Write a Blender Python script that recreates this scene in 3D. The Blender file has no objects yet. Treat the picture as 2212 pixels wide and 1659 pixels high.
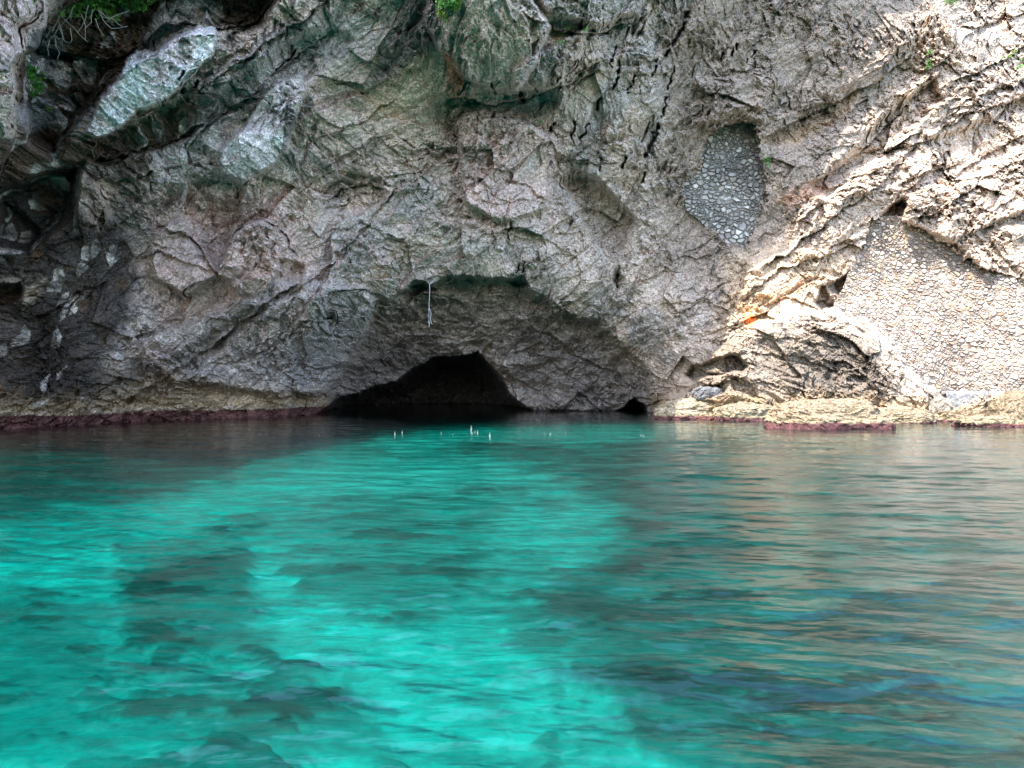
import bpy, math, random
import numpy as np
from mathutils import Vector
random.seed(7)
C = bpy.context.scene.collection
sc = bpy.context.scene
R = math.radians

# ------------------------------------------------------------------ camera, sky, sun
CAM_H = 2.2
F = 1597.0          # focal length in units of a 2212-wide frame
CX, HY = 1106.0, 829.0
cam = bpy.data.cameras.new("camera")
cam.sensor_width = 36.0
cam.lens = 36.0 * F / 2212.0
cam.clip_end = 3000
co = bpy.data.objects.new("camera", cam)
C.objects.link(co)
co.location = (0, 0, CAM_H)
co.rotation_euler = (R(90), 0, 0)
sc.camera = co

SUN = np.array([-0.42, -0.42, 0.0])
SUN[2] = math.sqrt(1 - SUN[0] ** 2 - SUN[1] ** 2)
world = bpy.data.worlds.new("World")
sc.world = world
world.use_nodes = True
wn = world.node_tree
bg = wn.nodes["Background"]
sky = wn.nodes.new("ShaderNodeTexSky")
sky.sky_type = 'NISHITA'
sky.sun_disc = False
sky.sun_elevation = math.asin(SUN[2])
sky.sun_rotation = math.atan2(SUN[0], SUN[1])
sky.air_density = 1.0
sky.dust_density = 1.5
wn.links.new(sky.outputs[0], bg.inputs[0])
bg.inputs[1].default_value = 0.15
sl = bpy.data.lights.new("sun", 'SUN')
sl.energy = 2.0
sl.angle = R(0.53)
sl.color = (1.0, 0.94, 0.86)
so = bpy.data.objects.new("sun", sl)
C.objects.link(so)
so.rotation_euler = Vector(-SUN).to_track_quat('-Z', 'Y').to_euler()
so.location = (-30, -20, 90)
sc.view_settings.view_transform = 'Standard'
sc.view_settings.look = 'None'
sc.view_settings.exposure = 2.5
sc.view_settings.gamma = 1.0
sc.view_settings.use_curve_mapping = False
sc.render.engine = 'CYCLES'
sc.cycles.max_bounces = 6
sc.cycles.diffuse_bounces = 4
sc.cycles.transparent_max_bounces = 8
sc.cycles.use_denoising = True
sc.cycles.caustics_refractive = False
sc.cycles.caustics_reflective = False
sc.cycles.sample_clamp_indirect = 6

# ------------------------------------------------------------------ numpy helpers
rs = np.random.RandomState(11)
PERM = rs.permutation(256).astype(np.int32)
PERM = np.concatenate([PERM, PERM])
GR = rs.normal(size=(256, 3)).astype(np.float32)
GR /= np.linalg.norm(GR, axis=1)[:, None]
RND = rs.rand(256, 4).astype(np.float32)


def noise3(x, y, z):
    xf, yf, zf = np.floor(x), np.floor(y), np.floor(z)
    xi, yi, zi = xf.astype(np.int32) & 255, yf.astype(np.int32) & 255, zf.astype(np.int32) & 255
    fx, fy, fz = (x - xf).astype(np.float32), (y - yf).astype(np.float32), (z - zf).astype(np.float32)
    u, v, w = [t * t * t * (t * (t * 6 - 15) + 10) for t in (fx, fy, fz)]
    out = 0
    for dx in (0, 1):
        px = PERM[(xi + dx) & 255]
        wx = u if dx else 1 - u
        for dy in (0, 1):
            py = PERM[(px + yi + dy) & 255]
            wy = v if dy else 1 - v
            for dz in (0, 1):
                g = GR[PERM[(py + zi + dz) & 255]]
                wz = w if dz else 1 - w
                out = out + wx * wy * wz * (g[..., 0] * (fx - dx) + g[..., 1] * (fy - dy) + g[..., 2] * (fz - dz))
    return out * 1.5


def fbm(x, y, z, oct=4, gain=0.5, ridged=False):
    a, s, t = 1.0, 0, 0
    for k in range(oct):
        n = noise3(x + 17.3 * k, y - 9.1 * k, z + 5.7 * k)
        if ridged:
            n = 1 - 2 * np.abs(n)
        s = s + a * n
        t += a
        a *= gain
        x, y, z = x * 2.03, y * 2.03, z * 2.03
    return s / t


def worley(a, b, seed=0, jit=0.9):
    """F1, F2, cell id 0..255, offset from the cell's point."""
    ai, bi = np.floor(a).astype(np.int32), np.floor(b).astype(np.int32)
    f1 = np.full(a.shape, 9.0, np.float32)
    f2 = f1.copy()
    idc = np.zeros(a.shape, np.int32)
    ox, oy = np.zeros_like(f1), np.zeros_like(f1)
    for dx in (-1, 0, 1):
        for dy in (-1, 0, 1):
            h = PERM[(PERM[(ai + dx + seed) & 255] + bi + dy) & 255]
            px = ai + dx + 0.5 + jit * (RND[h, 0] - 0.5)
            py = bi + dy + 0.5 + jit * (RND[h, 1] - 0.5)
            ex, ey = (a - px).astype(np.float32), (b - py).astype(np.float32)
            d = np.sqrt(ex * ex + ey * ey)
            m = d < f1
            f2 = np.where(m, f1, np.minimum(f2, d))
            f1 = np.where(m, d, f1)
            idc = np.where(m, PERM[h], idc)
            ox = np.where(m, ex, ox)
            oy = np.where(m, ey, oy)
    return f1, f2, idc, ox, oy


def facets(a, b, seed, tilt=1.0, jit=0.9):
    f1, f2, i, ox, oy = worley(a, b, seed, jit)
    j = PERM[(i + seed * 7) & 255]
    return (RND[j, 2] - 0.5) + tilt * (ox * (RND[j, 0] - 0.5) + oy * (RND[j, 1] - 0.5)) * 2, f2 - f1, RND[j, 3]


def sdf(px, py, poly):
    """signed distance in the polygon's own units, negative inside"""
    d = np.full(px.shape, 1e9, np.float32)
    s = np.zeros(px.shape, bool)
    n = len(poly)
    for i in range(n):
        ax, ay = poly[i]
        bx, by = poly[(i + 1) % n]
        ex, ey = bx - ax, by - ay
        t = np.clip(((px - ax) * ex + (py - ay) * ey) / max(ex * ex + ey * ey, 1e-6), 0, 1)
        dx, dy = px - ax - ex * t, py - ay - ey * t
        d = np.minimum(d, dx * dx + dy * dy)
        c = ((ay > py) != (by > py)) & (px < ex * (py - ay) / (ey if abs(ey) > 1e-6 else 1e-6) + ax)
        s ^= c
    d = np.sqrt(d)
    return np.where(s, -d, d)


def sst(e0, e1, x):
    t = np.clip((x - e0) / (e1 - e0), 0, 1)
    return t * t * (3 - 2 * t)


def soft(px, py, poly, feather, pad=None):
    """1 inside, 0 outside, feather across the edge; only evaluated near the polygon"""
    out = np.zeros(px.shape, np.float32)
    xs = [p[0] for p in poly]
    ys = [p[1] for p in poly]
    m = (px > min(xs) - feather) & (px < max(xs) + feather) & (py > min(ys) - feather) & (py < max(ys) + feather)
    if m.any():
        out[m] = 1 - sst(-feather, feather, sdf(px[m], py[m], poly))
    return out


def line_d(px, py, pts):
    d = np.full(px.shape, 1e9, np.float32)
    for (ax, ay), (bx, by) in zip(pts[:-1], pts[1:]):
        ex, ey = bx - ax, by - ay
        t = np.clip(((px - ax) * ex + (py - ay) * ey) / (ex * ex + ey * ey), 0, 1)
        d = np.minimum(d, (px - ax - ex * t) ** 2 + (py - ay - ey * t) ** 2)
    return np.sqrt(d)


def tps(ctrl):
    P = np.array([(c[0] / 1000, c[1] / 1000) for c in ctrl], float)
    v = np.array([c[2] for c in ctrl], float)
    n = len(P)
    r = np.linalg.norm(P[:, None] - P[None], axis=2)
    K = np.where(r > 0, r * r * np.log(r + 1e-12), 0) + 0.002 * np.eye(n)
    A = np.zeros((n + 3, n + 3))
    A[:n, :n] = K
    A[:n, n:] = A[n:, :n].T if False else np.c_[np.ones(n), P]
    A[n:, :n] = np.c_[np.ones(n), P].T
    w = np.linalg.solve(A, np.r_[v, 0, 0, 0])

    def f(x, y):
        x, y = np.asarray(x, float) / 1000, np.asarray(y, float) / 1000
        o = w[n] + w[n + 1] * x + w[n + 2] * y
        for k in range(n):
            d2 = (x - P[k, 0]) ** 2 + (y - P[k, 1]) ** 2
            o = o + w[k] * 0.5 * d2 * np.log(d2 + 1e-12)
        return o.astype(np.float32)
    return f


def pt(px, py, Y):
    """a pixel of the 2212-wide frame and a distance -> a point of the place"""
    return np.stack([(px - CX) / F * Y, Y + 0 * px, CAM_H + (HY - py) / F * Y], -1)


def grid_mesh(name, co3, material, col=None, smooth=False, parent=None, extra=None, wrap=None):
    """co3: (rows, cols, 3)"""
    nr, nc = co3.shape[:2]
    me = bpy.data.meshes.new(name)
    idx = np.arange(nr * nc, dtype=np.int32).reshape(nr, nc)
    q = np.stack([idx[:-1, :-1], idx[1:, :-1], idx[1:, 1:], idx[:-1, 1:]], -1).reshape(-1, 4)
    if extra is not None:
        q = q[extra.reshape(-1)]
    me.vertices.add(nr * nc)
    me.vertices.foreach_set("co", co3.reshape(-1).astype(np.float32))
    me.loops.add(q.size)
    me.loops.foreach_set("vertex_index", q.reshape(-1))
    me.polygons.add(len(q))
    me.polygons.foreach_set("loop_start", np.arange(0, q.size, 4, dtype=np.int32))
    me.update(calc_edges=True)
    if col is not None:
        at = me.color_attributes.new("Col", 'FLOAT_COLOR', 'POINT')
        c4 = np.ones((nr * nc, 4), np.float32)
        c4[:, :3] = col.reshape(-1, 3)
        at.data.foreach_set("color", c4.reshape(-1))
    me.polygons.foreach_set("use_smooth", np.full(len(q), smooth))
    me.materials.append(material)
    o = bpy.data.objects.new(name, me)
    C.objects.link(o)
    if parent:
        o.parent = parent
    return o


def tag(o, label=None, cat=None, group=None, kind=None):
    if label:
        o['label'] = label
    if cat:
        o['category'] = cat
    if group:
        o['group'] = group
    if kind:
        o['kind'] = kind
    return o


# ------------------------------------------------------------------ materials
def new_mat(name):
    m = bpy.data.materials.new(name)
    m.use_nodes = True
    return m, m.node_tree, m.node_tree.nodes["Principled BSDF"]


def rock_material(name, bump=0.5, scale=6.0, rough=0.9, grain=.2):
    m, nt, bs = new_mat(name)
    N, L = nt.nodes, nt.links
    at = N.new("ShaderNodeAttribute"); at.attribute_name = "Col"
    tc = N.new("ShaderNodeTexCoord")
    n1 = N.new("ShaderNodeTexNoise"); n1.inputs["Scale"].default_value = scale; n1.inputs["Detail"].default_value = 5
    n1.inputs["Roughness"].default_value = 0.7
    L.new(tc.outputs["Object"], n1.inputs["Vector"])
    mr = N.new("ShaderNodeMapRange"); mr.inputs["From Min"].default_value = 0.3; mr.inputs["From Max"].default_value = 0.7
    mr.inputs["To Min"].default_value = 0.72; mr.inputs["To Max"].default_value = 1.25
    L.new(n1.outputs["Fac"], mr.inputs["Value"])
    mx = N.new("ShaderNodeVectorMath"); mx.operation = 'MULTIPLY'
    L.new(at.outputs["Color"], mx.inputs[0]); L.new(mr.outputs[0], mx.inputs[1])
    v1 = N.new("ShaderNodeTexNoise"); v1.inputs["Scale"].default_value = scale * 2.6; v1.inputs["Detail"].default_value = 2
    v1.inputs["Roughness"].default_value = .8; v1.inputs["Distortion"].default_value = .6
    L.new(tc.outputs["Object"], v1.inputs["Vector"])
    r2 = N.new("ShaderNodeMapRange"); r2.inputs["From Min"].default_value = .34; r2.inputs["From Max"].default_value = .62
    r2.inputs["To Min"].default_value = 1 - grain; r2.inputs["To Max"].default_value = 1 + grain * .6
    L.new(v1.outputs["Fac"], r2.inputs["Value"])
    m3 = N.new("ShaderNodeVectorMath"); m3.operation = 'MULTIPLY'
    L.new(mx.outputs[0], m3.inputs[0]); L.new(r2.outputs[0], m3.inputs[1])
    L.new(m3.outputs[0], bs.inputs["Base Color"])
    bs.inputs["Roughness"].default_value = rough
    bs.inputs["Specular IOR Level"].default_value = 0.25
    if bump:
        b = N.new("ShaderNodeBump"); b.inputs["Strength"].default_value = bump; b.inputs["Distance"].default_value = 0.08
        L.new(n1.outputs["Fac"], b.inputs["Height"]); L.new(b.outputs[0], bs.inputs["Normal"])
    return m


M_ROCK = rock_material("limestone", 0.25, 3.2, grain=.55)
M_STONES = rock_material("rubble_stones", 0.3, 9.0)


def plain(name, col, rough=0.8, var=0.3, scale=8):
    m, nt, bs = new_mat(name)
    N, L = nt.nodes, nt.links
    tc = N.new("ShaderNodeTexCoord")
    n1 = N.new("ShaderNodeTexNoise"); n1.inputs["Scale"].default_value = scale; n1.inputs["Detail"].default_value = 3
    L.new(tc.outputs["Object"], n1.inputs["Vector"])
    cr = N.new("ShaderNodeValToRGB")
    cr.color_ramp.elements[0].position = 0.3
    cr.color_ramp.elements[1].position = 0.7
    cr.color_ramp.elements[0].color = [c * (1 - var) for c in col] + [1]
    cr.color_ramp.elements[1].color = [min(1, c * (1 + var)) for c in col] + [1]
    L.new(n1.outputs["Fac"], cr.inputs[0]); L.new(cr.outputs[0], bs.inputs["Base Color"])
    bs.inputs["Roughness"].default_value = rough
    return m


# ------------------------------------------------------------------ the cliff: distance of the rock at each bearing
CTRL = [(0, 0, 27), (0, 200, 29), (100, 100, 31), (200, 200, 34), (0, 450, 35), (0, 650, 36), (0, 900, 36.8), (200, 0, 32),
        (200, 400, 37.5), (200, 650, 39.5), (200, 900, 40.8), (400, 0, 33.5), (400, 200, 36), (400, 450, 40.5), (400, 700, 43.0),
        (400, 895, 46), (550, 300, 38.5), (650, 0, 36), (650, 450, 43), (680, 700, 46), (670, 890, 52.5), (540, 800, 47), (850, 0, 38.5),
        (850, 250, 42.5), (850, 500, 45.5), (800, 640, 47), (790, 850, 60), (1000, 0, 38), (1000, 120, 41), (1050, 250, 45.5),
        (1050, 450, 47), (1050, 590, 48), (1050, 800, 60), (1200, 0, 41), (1200, 200, 45), (1250, 450, 51), (1250, 600, 50),
        (1250, 880, 60), (1380, 880, 59), (1430, 885, 53), (1400, 700, 52.5), (1500, 600, 52.5), (1500, 300, 50.5), (1500, 0, 46.5),
        (1450, 800, 53), (1600, 400, 51.5), (1700, 0, 49), (1760, 420, 50.8), (1600, 640, 50.0), (1530, 740, 50.5), (1500, 880, 49.5),
        (1700, 880, 47.5), (1700, 690, 48.6), (1700, 800, 47.5), (1850, 760, 47), (1900, 850, 46.5), (2000, 890, 47), (2060, 850, 47.5),
        (1900, 600, 51), (2000, 400, 52), (2212, 850, 46), (2212, 600, 49.5), (2212, 300, 56), (2040, 150, 54), (2040, 0, 55.5), (2212, 0, 60), (1880, 250, 52.3), (1950, 60, 52.5),
        (-400, 0, 19), (-400, 450, 27), (-400, 900, 29), (2600, 0, 61), (2600, 450, 50), (2600, 900, 42),
        (1000, -200, 35), (2212, -200, 65), (0, -200, 25), (-400, -200, 17), (1500, -200, 43), (2600, -200, 67),
        (0, 990, 37), (600, 990, 50), (1100, 990, 60), (1500, 990, 49), (2212, 990, 45), (2600, 990, 41), (-400, 990, 29)]
base_depth = tps(CTRL)

# the big rough shapes (px, py in the photograph's bearings; metres of distance; feather)
CAVE = [(690, 890), (700, 878), (735, 855), (800, 838), (860, 815), (900, 788), (940, 769), (990, 766), (1030, 760), (1052, 778), (1078, 810),
        (1102, 852), (1150, 884), (1180, 1000), (690, 1000)]
CAVE_R = [(1325, 892), (1338, 880), (1356, 866), (1372, 858), (1386, 866), (1396, 880), (1397, 1000), (1325, 1000)]
ALCOVE = [(690, 900), (745, 800), (790, 720), (815, 655), (860, 640), (885, 618), (930, 612), (975, 603), (1040, 597), (1085, 603), (1130, 612),
          (1160, 640), (1200, 668), (1290, 700), (1370, 760), (1400, 810), (1412, 900), (1412, 1000), (690, 1000)]
NICHE = [(1522, 310), (1540, 282), (1572, 270), (1600, 260), (1626, 266), (1636, 292), (1642, 345), (1652, 385), (1655, 432), (1642, 470),
         (1622, 510), (1602, 535), (1580, 525), (1552, 500), (1520, 472), (1492, 448), (1482, 410), (1490, 386), (1515, 362)]
WALL = [(1882, 474), (1950, 478), (1998, 497), (2010, 512), (2052, 530), (2062, 548), (2092, 560), (2112, 580), (2160, 590), (2230, 604), (2420, 640),
        (2420, 852), (2040, 852), (1990, 815), (1960, 780), (1932, 745), (1900, 700), (1850, 690), (1808, 662), (1822, 640), (1836, 600), (1862, 560),
        (1872, 510)]
HOLE = [(1762, 655), (1775, 618), (1806, 606), (1846, 585), (1842, 612), (1826, 648), (1800, 664), (1775, 670)]
RELIEF = [  # polygon, metres (minus = towards the sea), feather
    # upper left: block hanging nearest, dark vault behind, pale flowstone slabs
    ([(-60, -80), (105, -80), (98, 60), (78, 100), (40, 120), (28, 150), (36, 190), (20, 250), (12, 300), (-60, 330)], -3.2, 5),
    ([(-60, 150), (30, 160), (34, 250), (22, 330), (0, 380), (-60, 400)], -1.0, 6),
    ([(40, 60), (200, -20), (330, -20), (600, -20), (560, 60), (400, 60), (330, 110), (240, 160), (190, 230), (120, 330), (60, 300)], 1.6, 18),
    ([(0, 420), (90, 380), (175, 352), (165, 400), (140, 470), (60, 540), (-10, 520)], 2.0, 16),
    ([(-20, 620), (45, 605), (50, 640), (20, 660), (-20, 660)], 1.6, 5),
    ([(-20, 660), (100, 700), (130, 780), (90, 860), (-20, 880)], 0.8, 25),
    ([(175, 362), (205, 390), (228, 440), (222, 500), (190, 520), (165, 480), (160, 410)], -0.9, 7),
    ([(290, 110), (330, 110), (420, 60), (445, 20), (470, 60), (462, 120), (430, 150), (400, 180), (345, 230), (300, 240), (262, 272), (215, 300),
      (190, 290), (215, 220), (255, 170)], -1.3, 4),
    ([(215, 300), (345, 232), (470, 200), (520, 230), (420, 290), (300, 330), (200, 350)], 0.7, 10),
    ([(475, 320), (505, 300), (545, 240), (600, 170), (650, 160), (665, 200), (640, 260), (620, 330), (575, 370), (520, 392), (480, 370)], -1.0, 5),
    ([(620, -40), (700, -40), (690, 60), (600, 110), (480, 200), (380, 240), (480, 150), (540, 80)], -0.7, 12),
    ([(600, 100), (720, 60), (760, 90), (640, 200), (560, 260), (480, 300), (540, 200)], 0.6, 14),
    # middle: blocks and folds
    ([(405, 395), (440, 380), (500, 385), (520, 410), (520, 500), (470, 560), (410, 520), (395, 450)], 0.9, 8),
    ([(360, 480), (420, 470), (450, 540), (470, 600), (400, 640), (330, 600), (320, 530)], -0.9, 8),
    ([(500, 500), (560, 470), (610, 500), (640, 560), (600, 620), (520, 640), (470, 590)], -1.1, 9),
    ([(610, 560), (660, 575), (640, 640), (560, 650), (590, 600)], 0.8, 6),
    ([(690, 410), (760, 370), (820, 390), (830, 430), (760, 460), (700, 450)], 0.8, 7),
    ([(300, 730), (420, 700), (520, 650), (640, 600), (780, 620), (815, 660), (790, 730), (740, 800), (700, 850), (560, 850), (420, 830), (320, 810)], -1.3, 12),
    ([(320, 800), (430, 740), (540, 670), (580, 660), (520, 720), (430, 790), (340, 830)], 0.8, 9),
    ([(700, 675), (725, 672), (728, 700), (705, 708)], 1.6, 5),
    ([(920, -40), (1120, -40), (1190, 60), (1160, 130), (1120, 198), (1060, 190), (1000, 165), (950, 110), (925, 60)], -2.4, 6),
    ([(1110, 150), (1210, 90), (1270, 60), (1260, 130), (1190, 190), (1110, 195)], -1.1, 6),
    ([(1120, -40), (1400, -40), (1370, 30), (1290, 60), (1180, 30)], -1.2, 8),
    ([(950, 210), (1060, 190), (1180, 190), (1200, 220), (1130, 265), (1040, 240), (1010, 250), (980, 300), (920, 250)], 1.0, 16),
    ([(1010, 250), (1040, 238), (1130, 262), (1190, 300), (1200, 350), (1180, 450), (1080, 480), (1000, 440), (990, 320)], -1.1, 7),
    ([(1235, 370), (1280, 385), (1330, 430), (1370, 480), (1350, 540), (1310, 560), (1280, 520), (1240, 440), (1215, 400)], 1.8, 12),
    ([(1090, 606), (1125, 600), (1140, 614), (1110, 618)], 1.8, 4),
    ([(880, 622), (925, 612), (940, 625), (890, 640)], 1.0, 4),
    ([(1140, 690), (1220, 680), (1330, 740), (1400, 810), (1400, 850), (1300, 800), (1200, 760)], 0.9, 9),
    ([(1340, 575), (1325, 600), (1330, 622), (1350, 600)], 1.0, 5),
    # shaded right part of the wall
    ([(1500, 180), (1640, 160), (1700, 180), (1660, 230), (1540, 240)], -0.7, 16),
    ([(1540, 240), (1640, 215), (1660, 240), (1650, 262), (1590, 250), (1530, 275), (1505, 260)], -0.6, 8),
    ([(1660, 300), (1760, 230), (1900, 170), (2010, 60), (2050, 100), (1950, 200), (1830, 270), (1700, 330)], 0.9, 22),
    # sunlit right
    ([(1750, 400), (1840, 330), (1900, 260), (2010, 170), (2030, 210), (1930, 330), (1850, 390), (1790, 430)], 1.2, 10),
    ([(1900, 470), (1925, 440), (1945, 425), (1960, 445), (1950, 475), (1915, 478)], 2.2, 5),
    ([(1960, 420), (2060, 400), (2212, 320), (2260, 350), (2260, 430), (2150, 480), (2060, 520), (2000, 500), (1960, 478)], -1.4, 8),
    ([(2060, 520), (2120, 500), (2260, 470), (2260, 560), (2200, 600), (2120, 580)], -0.8, 7),
    ([(2000, 300), (2080, 280), (2212, 210), (2260, 230), (2260, 330), (2100, 380), (2020, 380)], 1.2, 12),
    ([(1620, 560), (1700, 540), (1790, 540), (1760, 600), (1680, 640), (1600, 640)], -0.5, 10),
    # buttress
    ([(1640, 700), (1700, 676), (1780, 672), (1880, 690), (1930, 740), (1958, 790), (1985, 830), (2020, 850), (2038, 880), (2035, 1000), (1500, 1000),
      (1480, 850), (1520, 790), (1580, 740)], -1.5, 14),
    ([(1478, 815), (1500, 790), (1545, 772), (1590, 768), (1612, 790), (1605, 805), (1580, 808), (1530, 812), (1495, 822)], 2.2, 5),
    ([(1415, 1000), (1412, 890), (1440, 858), (1500, 850), (1600, 850), (1660, 862), (1700, 1000)], -1.6, 6),
    ([(2014, 905), (2018, 868), (2032, 866), (2042, 905)], 1.6, 4),
]


def warp(px, py, amp, sc_):
    return (px + amp * fbm(px / sc_, py / sc_, 0 * px + 3.3, 4), py + amp * fbm(px / sc_ + 40, py / sc_, 0 * px + 8.1, 4))


def rock_height(px, py, Y):
    """metres of relief towards the sea, made in place coordinates"""
    X = (px - CX) / F * Y
    Z = CAM_H + (HY - py) / F * Y
    W = Y * 0.6
    wx = 1.6 * fbm(X / 6, Z / 6, W / 6 + 3, 3)
    wz = 1.6 * fbm(X / 6 + 31, Z / 6, W / 6, 3)
    X1, Z1 = X + wx, Z + wz
    # strata run up to the right on the left and centre, down to the right on the buttress
    but = soft(px, py, RELIEF[-3][0], 30) if False else soft(px, py, [(1480, 760), (1640, 690), (1900, 690), (2040, 860), (2040, 1000), (1420, 1000), (1420, 850)], 35)
    ang = np.where(but > 0.5, R(-24), R(40))
    ca, sa = np.cos(ang), np.sin(ang)
    A = X1 * ca + Z1 * sa
    B = -X1 * sa + Z1 * ca
    h = 1.3 * fbm(X / 8, Z / 8, W / 8, 3)
    msk = sst(-.28, .3, fbm(X / 3.2 + 60, Z / 3.2, W / 3.2, 3))
    fine = .35 + 1.05 * msk
    f, e, _ = facets(A / 4.5, B / 2.4, 3, 1.0); h = h + 0.8 * f
    cm = sst(.05, .3, fbm(X / 2 + 3, Z / 2, W / 2, 2))
    f, e, _ = facets(A / 1.7, B / 0.95, 9, 1.3); h = h + 0.30 * f - 0.10 * cm * (e < 0.05)
    A2, B2 = A + 0.25 * noise3(X * 1.7, Z * 1.7, W), B + 0.25 * noise3(X * 1.7 + 9, Z * 1.7, W)
    f, e, _ = facets(A2 / 0.7, B2 / 0.42, 15, 1.1); h = h + 0.17 * f * fine
    f, e, _ = facets(A2 / 0.3, B2 / 0.22, 25, 1.2); h = h + 0.10 * f * fine
    # bedding folds
    st = fbm(A / 7, B / 0.8, W / 8, 4, 0.6, True)
    smooth = soft(px, py, [(1380, 560), (1420, 150), (1500, -100), (2050, -100), (1950, 130), (1750, 420), (1640, 540), (1560, 720), (1420, 760)], 60)
    h = h * (1 - 0.45 * smooth) + 0.34 * st * (1 - 0.4 * smooth)
    # weathered small roughness
    rr = fbm(X * 1.3, Z * 1.3, W * 1.3, 5, 0.62, True)
    q1, q2 = X + .3 * noise3(X * 2, Z * 2, W * 2), Z + .3 * noise3(X * 2 + 9, Z * 2, W * 2)
    f, e, _ = facets((A2 + .1 * q1) / 0.45, B2 / 0.5, 41, 1.6)
    h = h + fine * (0.14 * rr + 0.18 * f + 0.24 * fbm(q1 * 1.9, q2 * 2.4, W * 1.9, 4, .62) + .06 * noise3(q1 * 7, q2 * 7, W * 7))
    slabs = np.maximum(soft(px, py, RELIEF[7][0], 8), soft(px, py, RELIEF[9][0], 10))
    h = h * (1 - .12 * slabs)
    rough = soft(px, py, [(1760, 470), (1860, 330), (2060, -100), (2700, -100), (2700, 600), (2000, 480)], 50)
    h = h * (1 + .25 * rough + .15 * but)
    return h, (X, Z, W, A, B, smooth, but, rr, st)


def drips(X, Z, seed, steep=R(68), sx=0.45, sz=2.6):
    a = X * math.sin(steep) - Z * math.cos(steep)
    b = X * math.cos(steep) + Z * math.sin(steep)
    return fbm(a / sx, b / sz, 0 * a + seed, 3, 0.55)


LEDGES = [  # overhanging edges followed across the rock: polyline left to right, metres, fading distance
    ([(150, 930), (240, 880), (330, 830), (450, 750), (560, 665), (650, 600)], 1.2, 22),
    ([(600, 655), (700, 580), (780, 500), (870, 385)], .6, 12), ([(690, 432), (740, 405), (800, 392), (845, 420)], .8, 14),
    ([(560, 470), (610, 500), (650, 560)], .8, 14), ([(330, 480), (400, 505), (450, 560), (500, 640)], .8, 12),
    ([(290, 560), (340, 540), (400, 560), (470, 590)], .5, 10), ([(840, 640), (900, 628), (960, 640), (1010, 660)], .8, 12),
    ([(1180, 640), (1260, 695), (1350, 760), (1410, 850)], .9, 14), ([(1130, 690), (1230, 755), (1320, 800), (1390, 850)], .9, 12),
    ([(1060, 790), (1140, 830), (1210, 872), (1250, 890)], .7, 10), ([(1130, 740), (1200, 790), (1290, 850), (1330, 880)], .5, 9),
    ([(1230, 820), (1290, 800), (1350, 815), (1390, 845)], .5, 9), ([(820, 700), (900, 690), (1000, 710), (1100, 690)], .4, 10),
    ([(950, 205), (1060, 222), (1150, 212), (1230, 180), (1300, 120)], 1.6, 20), ([(1120, 20), (1200, 62), (1300, 70), (1400, 30)], 1.0, 16),
    ([(1500, 190), (1580, 205), (1650, 240)], .8, 14), ([(1640, 300), (1760, 240), (1900, 170), (1980, 110)], 1.0, 16),
    ([(1420, 660), (1520, 640), (1600, 590)], .4, 10), ([(1440, 560), (1520, 555), (1600, 520)], .3, 10),
    ([(1600, 640), (1700, 575), (1800, 545), (1880, 500)], .8, 12), ([(1640, 590), (1720, 530), (1830, 445), (1900, 400), (1990, 300)], 1.0, 14),
    ([(1700, 480), (1780, 440), (1850, 385), (1920, 360)], .7, 9), ([(1750, 400), (1850, 335), (1930, 260), (2020, 150)], 1.0, 18),
    ([(1960, 478), (2060, 440), (2130, 380), (2240, 330)], 1.0, 16), ([(2040, 400), (2130, 330), (2240, 280)], .9, 12),
    ([(1900, 330), (2000, 300), (2100, 240), (2240, 200)], 1.0, 14), ([(2040, 180), (2120, 150), (2240, 90)], .9, 12), ([(2030, 260), (2110, 210), (2240, 150)], .7, 9),
    ([(1930, 400), (2010, 370), (2090, 345)], .8, 10), ([(2100, 500), (2170, 470), (2260, 440)], .9, 12), ([(2060, 60), (2130, 50), (2240, 20)], .7, 9),
    ([(1620, 660), (1720, 640), (1800, 680)], .5, 9), ([(1500, 740), (1620, 720), (1700, 735)], .5, 9),
    ([(1490, 800), (1600, 812), (1750, 850), (1900, 892)], .7, 10), ([(1580, 760), (1700, 765), (1850, 812), (1960, 850)], .7, 9),
    ([(1660, 725), (1780, 742), (1900, 792)], .6, 8), ([(1640, 830), (1760, 870), (1850, 900)], .5, 8), ([(1700, 700), (1820, 710), (1920, 760)], .4, 7),
    ([(440, 190), (560, 100), (660, 40), (720, -20)], 1.0, 12), ([(380, 295), (470, 250), (560, 190), (650, 110), (740, 50)], .9, 12),
    ([(190, 352), (330, 315), (430, 275)], .9, 14), ([(230, 400), (330, 370), (430, 350), (480, 390)], .5, 10), ([(60, 700), (150, 640), (240, 600)], .7, 14),
    ([(700, 300), (780, 260), (860, 210)], .5, 10), ([(640, 420), (720, 350), (800, 300), (860, 290)], .5, 9), ([(860, 330), (920, 320), (1000, 350)], .6, 9),
    ([(1080, 380), (1150, 400), (1200, 440)], .5, 9), ([(1010, 420), (1080, 440), (1150, 430)], .4, 8), ([(1180, 330), (1260, 350), (1340, 350)], .5, 9),
    ([(1000, 520), (1080, 500), (1180, 520), (1260, 560)], .4, 9), ([(700, 500), (780, 480), (860, 520), (950, 540)], .4, 9),
    ([(270, 920), (300, 860), (330, 830)], .5, 8), ([(320, 700), (420, 680), (520, 700)], .4, 9), ([(440, 790), (540, 770), (660, 700), (740, 690)], .5, 9)]
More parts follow.
